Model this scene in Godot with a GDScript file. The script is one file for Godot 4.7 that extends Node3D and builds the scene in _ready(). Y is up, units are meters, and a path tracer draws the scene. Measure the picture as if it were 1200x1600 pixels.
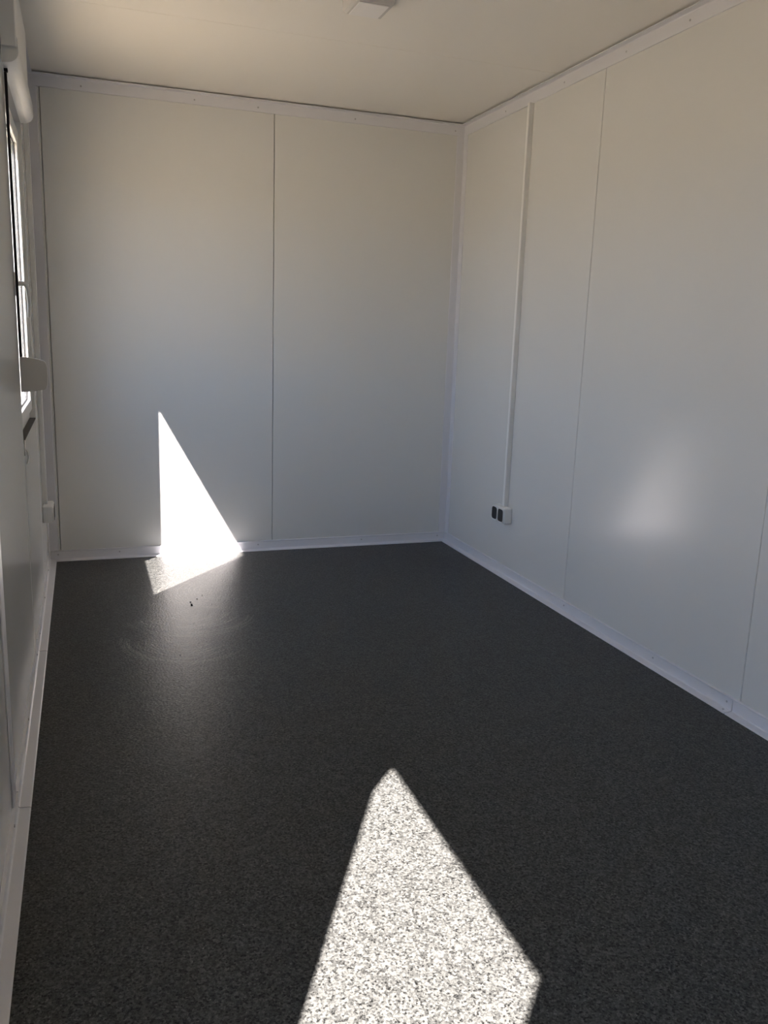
extends Node3D
# An empty site-office cabin: white sandwich panels, speckled vinyl floor, sun through a window and a door.
# x right, y up, z towards the camera; the left wall is x = 0, the back wall z = 0, the floor y = 0.

const W := 2.26
const H := 2.374
const L := 5.75
const T := 0.06          # wall thickness
var M := {}
var used := {}

# ---------------------------------------------------------------- helpers
func numbered(called: String) -> String:
	if not used.has(called):
		used[called] = 0
		return called
	used[called] += 1
	return "%s_%03d" % [called, used[called]]

func tag(o: Node, label: String, category: String, group := "", kind := "") -> Node:
	o.set_meta("label", label)
	o.set_meta("category", category)
	if group: o.set_meta("group", group)
	if kind: o.set_meta("kind", kind)
	return o

func thing(called: String, at: Vector3, label: String, category: String, kind := "") -> Node3D:
	var o := Node3D.new()
	o.name = numbered(called)
	add_child(o, true)
	o.position = at
	tag(o, label, category, "", kind)
	return o

func start() -> SurfaceTool:
	var st := SurfaceTool.new()
	st.begin(Mesh.PRIMITIVE_TRIANGLES)
	st.set_smooth_group(-1)
	return st

func tri(st: SurfaceTool, a: Vector3, b: Vector3, c: Vector3, away: Vector3) -> void:
	# clockwise seen from outside; "away" points out of the solid
	var pts := [a, b, c]
	if (b - a).cross(c - a).dot(away) > 0.0:
		pts = [a, c, b]
	for p: Vector3 in pts:
		st.add_vertex(p)

func quad(st: SurfaceTool, a: Vector3, b: Vector3, c: Vector3, d: Vector3, away: Vector3) -> void:
	tri(st, a, b, c, away)
	tri(st, a, c, d, away)

# chamfered box between two corners
func bx(st: SurfaceTool, lo: Vector3, hi: Vector3, bev := 0.0) -> void:
	var c := (lo + hi) * 0.5
	var h := (hi - lo) * 0.5
	var b: float = min(bev, min(h.x, min(h.y, h.z)) * 0.9)
	for ax in 3:
		var u := (ax + 1) % 3
		var v := (ax + 2) % 3
		for s in [-1.0, 1.0]:
			var q := []
			for k in [[-1, -1], [1, -1], [1, 1], [-1, 1]]:
				var p := Vector3.ZERO
				p[ax] = s * h[ax]; p[u] = k[0] * (h[u] - b); p[v] = k[1] * (h[v] - b)
				q.append(c + p)
			var n := Vector3.ZERO
			n[ax] = s
			quad(st, q[0], q[1], q[2], q[3], n)
		if b <= 0.0: continue
		for su in [-1.0, 1.0]:
			for sv in [-1.0, 1.0]:
				var e := []
				for k in [[-1, 0], [1, 0], [1, 1], [-1, 1]]:
					var p := Vector3.ZERO
					p[ax] = k[0] * (h[ax] - b)
					p[u] = su * (h[u] - b * k[1]); p[v] = sv * (h[v] - b * (1 - k[1]))
					e.append(c + p)
				var n := Vector3.ZERO
				n[u] = su; n[v] = sv
				quad(st, e[0], e[1], e[2], e[3], n)
	if b > 0.0:
		for sx in [-1.0, 1.0]:
			for sy in [-1.0, 1.0]:
				for sz in [-1.0, 1.0]:
					var s := Vector3(sx, sy, sz)
					tri(st, c + s * Vector3(h.x, h.y - b, h.z - b), c + s * Vector3(h.x - b, h.y, h.z - b), c + s * Vector3(h.x - b, h.y - b, h.z), s)

# a flat outline (u, v) pushed along w from t0 to t1
func ext(st: SurfaceTool, outline: PackedVector2Array, o: Vector3, u: Vector3, v: Vector3, w: Vector3, t0: float, t1: float) -> void:
	var n := outline.size()
	var area := 0.0
	for i in n: area += outline[i].cross(outline[(i + 1) % n])
	var turn := signf(area)
	for i in n:
		var a := outline[i]
		var b := outline[(i + 1) % n]
		var d := (b - a).orthogonal() * turn      # 2-D normal out of the outline
		var a3 := o + u * a.x + v * a.y
		var b3 := o + u * b.x + v * b.y
		var away := (u * d.x + v * d.y)
		# orthogonal() turns clockwise or anticlockwise: settle it with a probe
		var mid := (a + b) * 0.5 + d.normalized() * 0.0002
		if Geometry2D.is_point_in_polygon(mid, outline): away = -away
		quad(st, a3 + w * t0, b3 + w * t0, b3 + w * t1, a3 + w * t1, away)
	var ids := Geometry2D.triangulate_polygon(outline)
	for k in range(0, ids.size(), 3):
		var p := []
		for j in 3: p.append(o + u * outline[ids[k + j]].x + v * outline[ids[k + j]].y)
		tri(st, p[0] + w * t0, p[1] + w * t0, p[2] + w * t0, w * -signf(t1 - t0))
		tri(st, p[0] + w * t1, p[1] + w * t1, p[2] + w * t1, w * signf(t1 - t0))

# round rod through points
func rod(st: SurfaceTool, path: Array, radii: Array, sides := 10, squash := Vector3.ONE) -> void:
	var rings := []
	for i in path.size():
		var d: Vector3 = (path[min(i + 1, path.size() - 1)] - path[max(i - 1, 0)]).normalized()
		var side := d.cross(Vector3(0, 0, 1) if absf(d.z) < 0.9 else Vector3(0, 1, 0)).normalized()
		var up := side.cross(d)
		var ring := []
		for k in sides:
			var a := TAU * k / sides
			ring.append(path[i] + (side * cos(a) + up * sin(a)) * radii[i] * squash)
		rings.append(ring)
	for i in rings.size() - 1:
		for k in sides:
			var j := (k + 1) % sides
			var m: Vector3 = (rings[i][k] + rings[i][j]) * 0.5 - path[i]
			quad(st, rings[i][k], rings[i][j], rings[i + 1][j], rings[i + 1][k], m)
	for e in [0, rings.size() - 1]:
		var inner: int = 1 if e == 0 else e - 1
		for k in sides:
			tri(st, path[e], rings[e][k], rings[e][(k + 1) % sides], path[e] - path[inner])

func done(st: SurfaceTool, called: String, m: Material, parent: Node) -> MeshInstance3D:
	st.generate_normals()
	var o := MeshInstance3D.new()
	o.mesh = st.commit()
	o.material_override = m
	o.name = numbered(called) if parent == self else called
	parent.add_child(o, true)
	return o

func box(called: String, lo: Vector3, hi: Vector3, bev: float, m: Material, parent: Node) -> MeshInstance3D:
	var st := start()
	bx(st, lo, hi, bev)
	return done(st, called, m, parent)

# a rectangular ring in the plane x = const
func ring_x(st: SurfaceTool, x0: float, x1: float, zo0: float, zo1: float, yo0: float, yo1: float, zi0: float, zi1: float, yi0: float, yi1: float, bev := 0.001) -> void:
	bx(st, Vector3(x0, yo0, zo0), Vector3(x1, yo1, zi0), bev)
	bx(st, Vector3(x0, yo0, zi1), Vector3(x1, yo1, zo1), bev)
	bx(st, Vector3(x0, yo0, zi0), Vector3(x1, yi0, zi1), bev)
	bx(st, Vector3(x0, yi1, zi0), Vector3(x1, yo1, zi1), bev)

# ---------------------------------------------------------------- materials
func mat(c: Color, rough: float, spec := 0.5, metal := 0.0) -> StandardMaterial3D:
	var m := StandardMaterial3D.new()
	m.albedo_color = c
	m.roughness = rough
	m.metallic_specular = spec
	m.metallic = metal
	return m

func ripple(freq: float, strength: float, px := 512) -> NoiseTexture2D:
	var n := FastNoiseLite.new()
	n.seed = 11
	n.frequency = freq
	n.fractal_octaves = 3
	var t := NoiseTexture2D.new()
	t.width = px; t.height = px
	t.seamless = true
	t.as_normal_map = true
	t.bump_strength = strength
	t.noise = n
	return t

func make_materials() -> void:
	# coil-coated steel sheet: a satin enamel with a very faint waviness
	var panel := mat(Color8(221, 221, 218), 0.21, 0.5)
	panel.normal_enabled = true
	panel.normal_texture = ripple(0.012, 0.25)
	panel.normal_scale = 0.05
	panel.uv1_triplanar = true
	panel.uv1_world_triplanar = true
	panel.uv1_scale = Vector3.ONE * 1.3
	M.panel = panel
	# the panels of the window side still have their smooth, glossy finish
	M.glossy_panel = mat(Color8(221, 221, 218), 0.13, 0.5)
	M.ledge = mat(Color8(84, 83, 79), 0.7, 0.3)
	var ceil_m := mat(Color8(240, 236, 228), 0.34, 0.5)
	M.ceiling = ceil_m
	M.trim = mat(Color8(221, 221, 225), 0.38, 0.5)
	M.plastic = mat(Color8(233, 233, 231), 0.32, 0.5)
	M.grey_plastic = mat(Color8(203, 201, 197), 0.4, 0.5)
	M.frame = mat(Color8(236, 236, 233), 0.28, 0.5)
	M.rubber = mat(Color8(22, 22, 24), 0.6, 0.4)
	M.strap = mat(Color8(52, 50, 50), 0.85, 0.2)
	M.socket = mat(Color8(24, 27, 34), 0.35, 0.5)
	M.screw = mat(Color8(182, 182, 184), 0.35, 0.5, 0.8)
	M.core = mat(Color8(120, 112, 100), 0.9, 0.2)
	M.diffuser = mat(Color8(240, 238, 236), 0.45, 0.5)
	M.crumb = mat(Color8(20, 19, 18), 0.9, 0.2)
	M.cladding = mat(Color8(228, 226, 220), 0.45, 0.5)
	M.wood = mat(Color8(176, 140, 98), 0.75, 0.3)
	var pane := StandardMaterial3D.new()
	pane.albedo_color = Color(0.93, 0.97, 0.96, 0.06)
	pane.transparency = BaseMaterial3D.TRANSPARENCY_ALPHA
	pane.roughness = 0.0
	M.glass = pane
	M.floor = floor_material()
	var g := mat(Color8(186, 174, 152), 0.95, 0.2)
	var gn := FastNoiseLite.new()
	gn.seed = 5; gn.frequency = 0.05; gn.fractal_octaves = 5
	var gt := NoiseTexture2D.new()
	gt.noise = gn; gt.seamless = true
	var gr := Gradient.new()
	gr.set_color(0, Color8(196, 188, 172)); gr.set_color(1, Color8(255, 252, 244))
	gt.color_ramp = gr
	g.albedo_texture = gt
	g.uv1_triplanar = true; g.uv1_world_triplanar = true
	g.uv1_scale = Vector3.ONE * 0.4
	M.ground = g

# speckled vinyl: dark green-grey with black and light chips a few millimetres wide
func floor_material() -> StandardMaterial3D:
	var n := 1024
	var img := Image.create(n, n, false, Image.FORMAT_RGB8)
	var cells := FastNoiseLite.new()
	cells.seed = 3
	cells.noise_type = FastNoiseLite.TYPE_CELLULAR
	cells.cellular_return_type = FastNoiseLite.RETURN_CELL_VALUE
	cells.cellular_jitter = 1.2
	cells.frequency = 0.27
	var broad := FastNoiseLite.new()
	broad.seed = 9
	broad.frequency = 0.012
	var rng := RandomNumberGenerator.new()
	rng.seed = 77
	for y in n:
		for x in n:
			var v := cells.get_noise_2d(x, y) * 0.5 + 0.5
			var c: Color
			if v < 0.26: c = Color(0.06, 0.062, 0.06)
			elif v < 0.50: c = Color(0.20, 0.204, 0.198)
			elif v < 0.74: c = Color(0.275, 0.279, 0.27)
			elif v < 0.93: c = Color(0.36, 0.363, 0.35)
			else: c = Color(0.68, 0.68, 0.67)
			var k := 1.0 + 0.06 * broad.get_noise_2d(x, y) + rng.randf_range(-0.07, 0.07)
			img.set_pixel(x, y, Color(c.r * k, c.g * k, c.b * k))
	img.generate_mipmaps()
	var m := StandardMaterial3D.new()
	m.albedo_texture = ImageTexture.create_from_image(img)
	m.roughness = 0.38
	m.metallic_specular = 0.31
	m.normal_enabled = true
	m.normal_texture = ripple(0.22, 2.0, 512)
	m.normal_scale = 0.16
	# fine dust left in wiping swirls between the window and the back wall
	m.detail_enabled = true
	m.detail_uv_layer = BaseMaterial3D.DETAIL_UV_2
	m.detail_blend_mode = BaseMaterial3D.BLEND_MODE_MIX
	m.detail_albedo = ImageTexture.create_from_image(dust_image())
	return m

# the floor's dust, about 3 mm a pixel, whole floor
func dust_image() -> Image:
	var w := 791
	var h := 2012
	var img := Image.create(w, h, false, Image.FORMAT_RGBA8)
	img.fill(Color(0.66, 0.64, 0.60, 0.0))
	var rng := RandomNumberGenerator.new()
	rng.seed = 21
	var s := 350.0      # pixels per metre
	# each swirl: centre, smallest and largest radius, first and last angle, how many hairlines
	for a in [[0.62, 1.02, 0.06, 0.30, 0.2, 2.9, 170], [0.56, 1.34, 0.05, 0.27, 0.6, 3.4, 130], [0.80, 0.72, 0.10, 0.30, 1.6, 4.0, 70]]:
		for k in a[6]:
			var r := rng.randf_range(a[2], a[3])
			var t0 := rng.randf_range(a[4], a[5])
			var t1: float = minf(t0 + rng.randf_range(0.3, 1.3), a[5])
			var alpha := rng.randf_range(0.08, 0.32)
			var cx: float = a[0] + rng.randf_range(-0.02, 0.02)
			var cz: float = a[1] + rng.randf_range(-0.02, 0.02)
			var steps := int((t1 - t0) * r * s) + 1
			for i in steps:
				var t: float = lerpf(t0, t1, float(i) / steps)
				if rng.randf() < 0.25: continue
				var px := int((cx + r * cos(t)) * s)
				var pz := int((cz + r * sin(t)) * s)
				if px < 0 or pz < 0 or px >= w or pz >= h: continue
				var old := img.get_pixel(px, pz)
				old.a = minf(old.a + alpha, 0.5)
				img.set_pixel(px, pz, old)
	img.generate_mipmaps()
	return img

# ---------------------------------------------------------------- the scene
func _ready() -> void:
	var cam := Camera3D.new()
	cam.name = "camera"
	add_child(cam)
	cam.position = Vector3(0.2075, 1.2355, 4.6365)
	cam.rotation_order = EULER_ORDER_YXZ
	cam.rotation = Vector3(-0.2095, -0.3420, 0.0340)
	cam.fov = 62.243
	cam.near = 0.02
	cam.current = true

	var env := Environment.new()
	env.background_mode = Environment.BG_SKY
	var sky := Sky.new()
	var sm := ProceduralSkyMaterial.new()
	sm.sky_top_color = Color8(130, 168, 216)
	sm.sky_horizon_color = Color8(210, 221, 236)
	sm.sky_curve = 0.15
	sm.ground_bottom_color = Color8(150, 142, 126)
	sm.ground_horizon_color = Color8(190, 190, 184)
	sm.sky_energy_multiplier = 1.5
	sm.ground_energy_multiplier = 1.5
	sm.sun_angle_max = 1.0
	sky.sky_material = sm
	env.sky = sky
	env.tonemap_mode = Environment.TONE_MAPPER_LINEAR
	env.tonemap_exposure = 3.65
	env.sdfgi_enabled = true
	env.ssao_enabled = true
	env.ssil_enabled = true
	var we := WorldEnvironment.new()
	we.name = "world_environment"
	we.environment = env
	add_child(we)

	var sun := DirectionalLight3D.new()
	sun.name = "sun"
	add_child(sun)
	var ray := Vector3(1.0, -1.83, -1.16)
	sun.look_at_from_position(-ray * 5.0, Vector3.ZERO, Vector3.UP)
	sun.light_energy = 6.2
	sun.light_color = Color(1.0, 0.955, 0.94)
	sun.light_angular_distance = 0.53
	sun.shadow_enabled = true

	make_materials()
	build_floor_and_ceiling()
	build_walls()
	build_trims()
	build_window()
	build_door()
	build_shutter_box()
	build_strap_winder()
	build_sockets()
	build_lamp()
	build_crumbs()
	build_outside()

func build_floor_and_ceiling() -> void:
	# floor: vinyl on a slab
	var st := start()
	bx(st, Vector3(-T, -0.15, -T), Vector3(W + T, -0.002, L + T))
	var f := Node3D.new()
	f.name = "floor"
	add_child(f)
	tag(f, "dark speckled vinyl floor of the empty cabin", "floor", "", "structure")
	done(st, "slab", M.core, f)
	st = start()
	var n := Vector3.UP
	for k in [[0, 0], [1, 0], [1, 1], [0, 0], [1, 1], [0, 1]]:
		var p := Vector3(k[0] * W, 0.0, k[1] * L)
		st.set_uv(Vector2(p.x, p.z) / 1.2)
		st.set_uv2(Vector2(k[0], k[1]))
		st.set_normal(n)
		st.add_vertex(p)
	st.generate_tangents()
	var v := MeshInstance3D.new()
	v.mesh = st.commit()
	v.material_override = M.floor
	v.name = "vinyl"
	f.add_child(v)

	# ceiling: panels laid across, under a roof slab
	var c := Node3D.new()
	c.name = "ceiling"
	add_child(c)
	tag(c, "off-white ceiling of wide steel-faced panels", "ceiling", "", "structure")
	box("roof_slab", Vector3(-T, H + 0.03, -T), Vector3(W + T, H + 0.12, L + T), 0.0, M.core, c)
	var seams := [0.0, 1.04, 2.18, 3.32, 4.46, L]
	for i in seams.size() - 1:
		box("ceiling_panel", Vector3(0.0, H, seams[i] + 0.001), Vector3(W, H + 0.03, seams[i + 1] - 0.001), 0.0012, M.ceiling, c)

func wall(called: String, label: String) -> Node3D:
	var o := Node3D.new()
	o.name = called
	add_child(o)
	tag(o, label, "wall", "", "structure")
	return o

func build_walls() -> void:
	var g := 0.0016      # half a joint
	var b := 0.0016
	var top := H + 0.03
	# back wall
	var wb := wall("wall_back", "back wall of two white steel panels with the sunlit triangle")
	box("cladding", Vector3(-T, -0.15, -T), Vector3(W + T, top, -0.03), 0.0, M.cladding, wb)
	var xs := [0.0, 0.058, 1.186, W]
	for i in 3:
		box("panel", Vector3(xs[i] + (g if i else 0.0), 0, -0.03), Vector3(xs[i + 1] - (g if i < 2 else 0.0), top, 0), b, M.panel, wb)
	# right wall
	var wr := wall("wall_right", "long right wall of white steel panels with thin joints")
	box("cladding", Vector3(W + 0.03, -0.15, -T), Vector3(W + T, top, L + T), 0.0, M.cladding, wr)
	var zs := [0.0, 1.383, 2.523, 3.663, 4.803, L]
	for i in 5:
		box("panel", Vector3(W, 0, zs[i] + (g if i else 0.0)), Vector3(W + 0.03, top, zs[i + 1] - (g if i < 4 else 0.0)), b, M.panel, wr)
	# front wall, behind the camera
	var wf := wall("wall_front", "white steel end wall behind the photographer")
	box("cladding", Vector3(-T, -0.15, L + 0.03), Vector3(W + T, top, L + T), 0.0, M.cladding, wf)
	var fx := [0.0, 1.13, W]
	for i in 2:
		box("panel", Vector3(fx[i] + g, 0, L), Vector3(fx[i + 1] - g, top, L + 0.03), b, M.panel, wf)
	# left wall with the window and the door openings
	var wl := wall("wall_left", "left wall of white steel panels holding the window")
	var P := [[0.0, 0.566, 0.0, top], [0.57, 1.430, 0.0, 0.806], [0.57, 1.430, 2.034, top], [1.440, 2.476, 0.0, top], [2.482, 3.66, 0.0, top], [3.663, 4.662, 2.0, top], [4.665, L, 0.0, top]]
	for p in P:
		box("panel", Vector3(-0.05, p[2], p[0]), Vector3(0.0, p[3], p[1]), b, M.glossy_panel, wl)
	for p in [[-T, 0.568, -0.15, top], [0.568, 1.437, -0.15, 0.808], [0.568, 1.437, 2.032, top], [1.437, 3.6615, -0.15, top], [3.6615, 4.6635, 1.998, top], [3.6615, 4.6635, -0.15, -0.001], [4.6635, L + T, -0.15, top]]:
		box("cladding", Vector3(-T, p[2], p[0]), Vector3(-0.05, p[3], p[1]), 0.0, M.cladding, wl)
	# dark seals in the two upright joints beside the window
	box("joint_seal", Vector3(-0.045, 0.0, 1.4353), Vector3(-0.0006, 2.37, 1.4397), 0.0, M.rubber, wl)
	box("joint_seal", Vector3(-0.045, 0.0, 0.5663), Vector3(-0.0010, 0.80, 0.5698), 0.0, M.rubber, wl)
	# cover strip over the joint nearest the camera
	box("joint_strip", Vector3(0.0, 0.052, 2.484), Vector3(0.005, 2.315, 2.555), 0.002, M.trim, wl)

const SKIRT := [[0.0, 0.0], [0.037, 0.0], [0.037, 0.0025], [0.034, 0.0045], [0.010, 0.006], [0.0065, 0.009], [0.006, 0.045], [0.0085, 0.048], [0.0085, 0.051], [0.0, 0.0525]]
const CORNICE := [[0.0, 0.0], [0.004, 0.0012], [0.004, 0.048], [0.007, 0.051], [0.031, 0.0525], [0.031, 0.056], [0.0, 0.056]]

func outline(a: Array) -> PackedVector2Array:
	var o := PackedVector2Array()
	for p in a: o.append(Vector2(p[0], p[1]))
	return o

var screw_mesh: ArrayMesh
func screw(parent: Node, at: Vector3, facing: Vector3) -> void:
	if screw_mesh == null:
		var st := start()
		rod(st, [Vector3.ZERO, Vector3(0, 0.0015, 0), Vector3(0, 0.0026, 0)], [0.0042, 0.004, 0.002], 10)
		st.generate_normals()
		screw_mesh = st.commit()
	var o := MeshInstance3D.new()
	o.mesh = screw_mesh
	o.material_override = M.screw
	o.name = "screw"
	parent.add_child(o, true)
	o.position = at
	o.quaternion = Quaternion(Vector3.UP, facing)

func build_trims() -> void:
	var sk := outline(SKIRT)
	var co := outline(CORNICE)
	var X := Vector3(1, 0, 0)
	var Y := Vector3(0, 1, 0)
	var Z := Vector3(0, 0, 1)
	var cy := 2.3118
	# skirting strips
	var bb := Node3D.new(); bb.name = "baseboard_back"; add_child(bb)
	tag(bb, "white metal skirting strip along the foot of the back wall", "baseboard", "", "structure")
	var st := start()
	ext(st, sk, Vector3.ZERO, Z, Y, X, 0.0, W)
	done(st, "strip", M.trim, bb)
	for x in [0.045, 0.354, 1.105, 1.72, 2.205]: screw(bb, Vector3(x, 0.031, 0.0062), Z)
	var br := Node3D.new(); br.name = "baseboard_right"; add_child(br)
	tag(br, "white metal skirting strip along the foot of the right wall", "baseboard", "", "structure")
	for z in [[0.0, 2.4945], [2.4985, L]]:
		st = start()
		ext(st, sk, Vector3(W, 0, 0), -X, Y, Z, z[0], z[1])
		done(st, "strip", M.trim, br)
	for z in [1.40, 2.06, 2.47, 3.3]: screw(br, Vector3(W - 0.0062, 0.031, z), -X)
	screw(br, Vector3(W - 0.022, 0.0055, 2.474), Y)
	var bl := Node3D.new(); bl.name = "baseboard_left"; add_child(bl)
	tag(bl, "white metal skirting strip along the foot of the left wall", "baseboard", "", "structure")
	for z in [[0.0, 1.346], [1.351, 2.472], [2.476, 3.66], [4.665, L]]:
		st = start()
		ext(st, sk, Vector3.ZERO, X, Y, Z, z[0], z[1])
		done(st, "strip", M.trim, bl)
	for z in [0.30, 0.75, 1.22, 1.45, 2.0, 2.6]: screw(bl, Vector3(0.0062, 0.031, z), X)
	# strips under the ceiling
	var t1 := Node3D.new(); t1.name = "trim_1"; add_child(t1)
	tag(t1, "white angle strip where the back wall meets the ceiling", "trim", "", "structure")
	st = start()
	ext(st, co, Vector3(0, cy, 0), Z, Y, X, 0.0, W)
	done(st, "strip", M.trim, t1)
	for x in [0.246, 0.78, 1.10, 1.62, 2.2]: screw(t1, Vector3(x, cy + 0.022, 0.004), Z)
	var t2 := Node3D.new(); t2.name = "trim_2"; add_child(t2)
	tag(t2, "white angle strip where the right wall meets the ceiling", "trim", "", "structure")
	st = start()
	ext(st, co, Vector3(W, cy, 0), -X, Y, Z, 0.0, L)
	done(st, "strip", M.trim, t2)
	for z in [0.5, 1.061, 1.522, 1.899, 2.6]: screw(t2, Vector3(W - 0.004, cy + 0.024, z), -X)
	var t3 := Node3D.new(); t3.name = "trim_3"; add_child(t3)
	tag(t3, "white angle strip at the ceiling above the shutter box", "trim", "", "structure")
	for z in [[0.0, 0.598], [1.502, L]]:
		st = start()
		ext(st, co, Vector3(0, cy, 0), X, Y, Z, z[0], z[1])
		done(st, "strip", M.trim, t3)
	# corner angles, floor to ceiling
	var ang := PackedVector2Array([Vector2(0, 0), Vector2(0.047, 0), Vector2(0.047, 0.0018), Vector2(0.044, 0.003), Vector2(0.006, 0.004), Vector2(0.004, 0.006), Vector2(0.003, 0.044), Vector2(0.0018, 0.047), Vector2(0, 0.047)])
	var t4 := Node3D.new(); t4.name = "trim_4"; add_child(t4)
	tag(t4, "white angle strip in the back left corner beside the window", "trim", "", "structure")
	st = start()
	ext(st, ang, Vector3(0, 0, 0), X, Z, Y, 0.053, cy + 0.051)
	done(st, "strip", M.trim, t4)
	var t5 := Node3D.new(); t5.name = "trim_5"; add_child(t5)
	tag(t5, "white angle strip in the back right corner", "trim", "", "structure")
	st = start()
	ext(st, ang, Vector3(W, 0, 0), -X, Z, Y, 0.053, cy + 0.051)
	done(st, "strip", M.trim, t5)

func build_window() -> void:
	var w := Node3D.new()
	w.name = "window_1"
	add_child(w)
	tag(w, "white plastic window in the left wall, seen edge-on", "window", "", "structure")
	var st := start()
	ring_x(st, -0.0595, -0.026, 0.571, 1.4345, 0.811, 2.029, 0.622, 1.384, 0.862, 1.978)
	done(st, "window_frame", M.frame, w)
	# grey ledge under the frame, on the upper edge of the panel below
	box("sill", Vector3(-0.0258, 0.8062, 0.572), Vector3(-0.0008, 0.8105, 1.431), 0.0008, M.ledge, w)
	st = start()
	ring_x(st, -0.0255, -0.012, 0.612, 1.394, 0.852, 1.988, 0.687, 1.332, 0.90, 1.93, 0.002)
	ring_x(st, -0.052, -0.0257, 0.624, 1.382, 0.864, 1.976, 0.687, 1.332, 0.90, 1.93)
	var sash := done(st, "sash", M.frame, w)
	st = start()
	ring_x(st, -0.0275, -0.0242, 0.6875, 1.3315, 0.9005, 1.9295, 0.694, 1.325, 0.907, 1.923)
	ring_x(st, -0.0345, -0.0308, 0.6875, 1.3315, 0.9005, 1.9295, 0.691, 1.328, 0.904, 1.926)
	done(st, "gasket", M.rubber, sash)
	box("pane", Vector3(-0.0306, 0.901, 0.688), Vector3(-0.0277, 1.929, 1.331), 0.0, M.glass, sash)
	# roller shutter rails and housing on the outside
	for z in [[0.571, 0.64], [1.402, 1.455]]:
		box("guide_rail", Vector3(-0.11, 0.79, z[0]), Vector3(-0.0605, 2.045, z[1]), 0.002, M.frame, w)
	box("shutter_housing", Vector3(-0.11, 2.046, 0.56), Vector3(-0.0605, 2.25, 1.46), 0.004, M.frame, w)
	# handle on the near upright of the sash
	st = start()
	bx(st, Vector3(-0.0118, 1.315, 1.349), Vector3(-0.002, 1.395, 1.377), 0.003)
	rod(st, [Vector3(-0.002, 1.355, 1.363), Vector3(0.024, 1.356, 1.363), Vector3(0.032, 1.350, 1.363), Vector3(0.036, 1.335, 1.363), Vector3(0.039, 1.285, 1.363), Vector3(0.036, 1.245, 1.363), Vector3(0.034, 1.240, 1.363)], [0.0085, 0.0085, 0.0085, 0.0075, 0.0065, 0.006, 0.003], 12)
	done(st, "handle", M.plastic, w)

func build_door() -> void:
	var d := Node3D.new()
	d.name = "door_1"
	add_child(d)
	tag(d, "open doorway in the left wall beside the photographer", "door", "", "structure")
	box("jamb", Vector3(-T, 0, 3.664), Vector3(0.0, 1.996, 3.706), 0.002, M.frame, d)
	box("jamb", Vector3(-T, 0, 4.62), Vector3(0.0, 1.996, 4.661), 0.002, M.frame, d)
	box("head", Vector3(-T, 1.95, 3.7065), Vector3(0.0, 1.996, 4.6195), 0.002, M.frame, d)
	box("threshold", Vector3(-T, -0.0008, 3.7065), Vector3(0.0, 0.012, 4.6195), 0.003, M.screw, d)

func build_shutter_box() -> void:
	var t := thing("roller_shutter_box", Vector3(0, 2.02, 1.05), "white roller shutter box with rounded underside above the window", "shutter box")
	var X := Vector3(1, 0, 0)
	var Y := Vector3(0, 1, 0)
	var Z := Vector3(0, 0, 1)
	# upper body, flush under the ceiling
	var st := start()
	bx(st, Vector3(0.0005, 0.092, -0.448), Vector3(0.036, 0.349, 0.448), 0.002)
	done(st, "body", M.frame, t)
	# rounded cover below it
	var o := PackedVector2Array([Vector2(0.0005, 0.004)])
	for k in 9:
		var a := deg_to_rad(-80.0 + k * 11.0)
		o.append(Vector2(0.0175 + 0.034 * cos(a), 0.040 + 0.034 * sin(a)))
	o.append_array(PackedVector2Array([Vector2(0.0505, 0.075), Vector2(0.044, 0.088), Vector2(0.0005, 0.0915)]))
	st = start()
	ext(st, o, Vector3.ZERO, X, Y, Z, -0.45, 0.445)
	done(st, "cover", M.plastic, t)
	# end cap facing the camera
	st = start()
	bx(st, Vector3(0.0005, 0.050, 0.4485), Vector3(0.047, 0.349, 0.456), 0.0025)
	done(st, "end_cap", M.plastic, t)
	st = start()
	bx(st, Vector3(0.001, -0.004, 0.352), Vector3(0.012, 0.006, 0.374), 0.001)
	done(st, "strap_slot", M.rubber, t)

func build_strap_winder() -> void:
	var t := thing("strap_winder", Vector3(0, 0.988, 1.411), "white shutter strap winder with grey pull strap beside the window", "strap winder")
	var X := Vector3(1, 0, 0)
	var Y := Vector3(0, 1, 0)
	var Z := Vector3(0, 0, 1)
	var o := PackedVector2Array([Vector2(0.0005, 0.0), Vector2(0.03, 0.002)])
	for k in 7:
		var a := deg_to_rad(-78.0 + k * 26.0)
		o.append(Vector2(0.074 + 0.014 * cos(a), 0.059 + 0.05 * signf(sin(a)) * pow(absf(sin(a)), 0.55)))
	o.append_array(PackedVector2Array([Vector2(0.05, 0.116), Vector2(0.02, 0.120), Vector2(0.0005, 0.120)]))
	var st := start()
	ext(st, o, Vector3.ZERO, X, Y, Z, -0.012, 0.014)
	done(st, "housing", M.grey_plastic, t)
	st = start()
	bx(st, Vector3(0.0006, 0.1203, -0.008), Vector3(0.0088, 1.026, 0.010), 0.001)
	done(st, "strap", M.strap, t)
	# small hook that parks the strap under the winder
	var h := thing("strap_hook", Vector3(0, 0.735, 1.425), "small glossy hook on the wall panel under the window", "hook")
	st = start()
	bx(st, Vector3(0.0004, 0.03, -0.006), Vector3(0.004, 0.085, 0.006), 0.0015)
	done(st, "plate", M.plastic, h)
	st = start()
	rod(st, [Vector3(0.003, 0.055, 0.0), Vector3(0.010, 0.045, 0.0), Vector3(0.013, 0.025, 0.0), Vector3(0.009, 0.006, 0.0), Vector3(0.004, 0.002, 0.0)], [0.003, 0.0032, 0.0032, 0.003, 0.002], 8)
	done(st, "prong", M.plastic, h)

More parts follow.
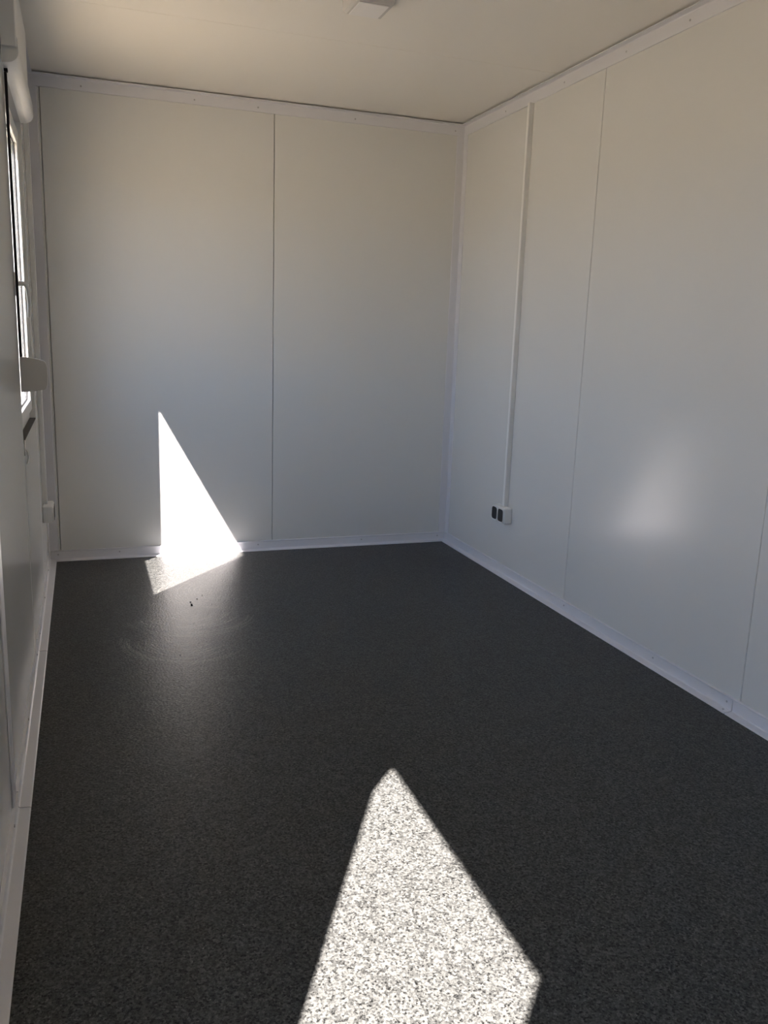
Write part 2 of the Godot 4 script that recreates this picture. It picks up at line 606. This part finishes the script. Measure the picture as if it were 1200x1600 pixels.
# a surface-mounted double socket; inward = which way it looks off the wall
func socket(called: String, base: Vector3, inward: float, label: String) -> void:
	var t := thing(called, base, label, "socket")
	t.set_meta("group", "surface-mounted double sockets")
	var st := start()
	var a := Vector3(0.0005 * inward, 0, -0.07)
	var b := Vector3(0.046 * inward, 0.08, 0.07)
	bx(st, Vector3(min(a.x, b.x), 0, a.z), Vector3(max(a.x, b.x), 0.08, b.z), 0.004)
	done(st, "housing", M.plastic, t)
	for s in [-1, 1]:
		# raised white collar with a dark socket face set in it
		var o := PackedVector2Array()
		var i := PackedVector2Array()
		for k in 20:
			var an := TAU * k / 20.0
			var e := Vector2(signf(cos(an)) * pow(absf(cos(an)), 0.45), signf(sin(an)) * pow(absf(sin(an)), 0.45))
			o.append(e * Vector2(0.0325, 0.037))
			i.append(e * Vector2(0.0275, 0.032))
		var centre := Vector3(0, 0.04, 0.0345 * s)
		st = start()
		ext(st, o, centre, Vector3(0, 0, 1), Vector3(0, 1, 0), Vector3(inward, 0, 0), 0.0462, 0.0500)
		var collar := done(st, "collar", M.plastic, t)
		st = start()
		ext(st, i, centre, Vector3(0, 0, 1), Vector3(0, 1, 0), Vector3(inward, 0, 0), 0.0503, 0.0512)
		done(st, "socket_face", M.socket, collar)

func trunking(base: Vector3, inward: float, h: float, label: String) -> void:
	var t := thing("cable_trunking", base, label, "cable trunking")
	t.set_meta("group", "vertical cable trunkings")
	var lo := Vector3(0.0005 if inward > 0 else -0.021, 0, -0.009)
	var hi := Vector3(0.021 if inward > 0 else -0.0005, h, 0.009)
	var st := start()
	bx(st, Vector3(lo.x, 0, lo.z), Vector3(hi.x - (0.004 if inward > 0 else 0.0), h, hi.z) if inward > 0 else Vector3(hi.x, h, hi.z), 0.001)
	done(st, "channel", M.plastic, t)
	st = start()
	var lx := 0.0172 if inward > 0 else -0.0212
	if inward < 0: lx = -0.0250
	bx(st, Vector3(lx, 0, -0.010), Vector3(lx + 0.0038, h, 0.010), 0.001)
	done(st, "lid", M.plastic, t)

func build_sockets() -> void:
	socket("double_socket", Vector3(W, 0.288, 0.768), -1.0, "white double socket with dark faces low on the right wall")
	trunking(Vector3(W, 0.3685, 0.779), -1.0, 1.944, "thin white cable trunking rising up the right wall")
	socket("double_socket", Vector3(0, 0.302, 0.385), 1.0, "white double socket below the window near the left corner")
	trunking(Vector3(0, 0.3825, 0.385), 1.0, 1.930, "white cable trunking between the window and the left corner")

func build_lamp() -> void:
	var t := thing("ceiling_lamp", Vector3(1.195, H, 1.545), "small square white lamp, unlit, on the ceiling", "ceiling lamp")
	# tapered housing
	var st := start()
	var up := [Vector3(-0.078, -0.0005, -0.084), Vector3(0.070, -0.0005, -0.084), Vector3(0.070, -0.0005, 0.076), Vector3(-0.078, -0.0005, 0.076)]
	var mid := [Vector3(-0.074, -0.038, -0.080), Vector3(0.066, -0.038, -0.080), Vector3(0.066, -0.038, 0.072), Vector3(-0.074, -0.038, 0.072)]
	var low := [Vector3(-0.064, -0.046, -0.074), Vector3(0.062, -0.046, -0.074), Vector3(0.062, -0.046, 0.066), Vector3(-0.064, -0.046, 0.066)]
	for k in 4:
		var j := (k + 1) % 4
		var away: Vector3 = (up[k] + up[j]) * 0.5 * Vector3(1, 0, 1)
		quad(st, up[k], up[j], mid[j], mid[k], away)
		quad(st, mid[k], mid[j], low[j], low[k], away + Vector3(0, -0.05, 0))
	quad(st, up[0], up[1], up[2], up[3], Vector3.UP)
	quad(st, low[0], low[1], low[2], low[3], Vector3.DOWN)
	done(st, "housing", M.grey_plastic, t)
	st = start()
	bx(st, Vector3(-0.058, -0.0495, -0.069), Vector3(0.050, -0.0462, 0.058), 0.0015)
	done(st, "diffuser", M.diffuser, t)
	st = start()
	rod(st, [Vector3(0.0, -0.02, 0.0735), Vector3(0.0, -0.02, 0.079)], [0.006, 0.005], 10)
	done(st, "sensor", M.rubber, t)

func build_crumbs() -> void:
	var spots := [[0.627, 0.87, 0.008], [0.629, 0.899, 0.007], [0.627, 0.917, 0.010], [0.661, 0.83, 0.007], [0.692, 0.777, 0.005], [0.515, 1.508, 0.005]]
	var names := ["dark crumb on the floor, topmost of the close trio", "dark crumb on the floor, middle of the close trio", "largest dark crumb on the floor, lowest of the trio", "dark crumb on the floor just behind the trio", "tiny dark crumb on the floor nearest the back wall", "lone tiny dark crumb on the floor nearest the camera"]
	var rng := RandomNumberGenerator.new()
	rng.seed = 4
	for i in spots.size():
		var s = spots[i]
		var r: float = s[2] * 0.72
		var st := start()
		var ring := []
		for k in 7:
			var a := TAU * k / 7.0
			var q := r * rng.randf_range(0.75, 1.1)
			ring.append(Vector3(cos(a) * q * 0.8, r * 0.2, sin(a) * q))
		for k in 7:
			var j := (k + 1) % 7
			tri(st, Vector3(0, r * 0.6, 0), ring[k], ring[j], Vector3.UP)
			quad(st, ring[k], ring[j], ring[j] * Vector3(0.8, 0, 0.8), ring[k] * Vector3(0.8, 0, 0.8), ring[k])
			tri(st, Vector3.ZERO, ring[k] * Vector3(0.8, 0, 0.8), ring[j] * Vector3(0.8, 0, 0.8), Vector3.DOWN)
		var o := done(st, "crumb", M.crumb, self)
		o.position = Vector3(s[0], 0.0002, s[1])
		tag(o, names[i], "crumb", "crumbs on the floor")

func build_outside() -> void:
	var g := box("ground", Vector3(-40, -0.40, -40), Vector3(40, -0.152, 40), 0.0, M.ground, self)
	tag(g, "pale sunlit gravel yard outside the cabin", "ground", "", "structure")
	# a board leaning against the outside of the wall: its edge cuts the light that falls through the doorway
	var st := start()
	bx(st, Vector3(-0.009, 0.0, -0.60), Vector3(0.009, 2.30, 0.0), 0.001)
	var o := done(st, "leaning_board", M.wood, self)
	tag(o, "wooden board leaning outside the doorway, shading its far side", "board")
	o.transform = Transform3D(Basis(Vector3(0, 0, 1), -0.02) * Basis(Vector3(1, 0, 0), -atan(0.427)), Vector3(-0.13, 0.086, 4.554))
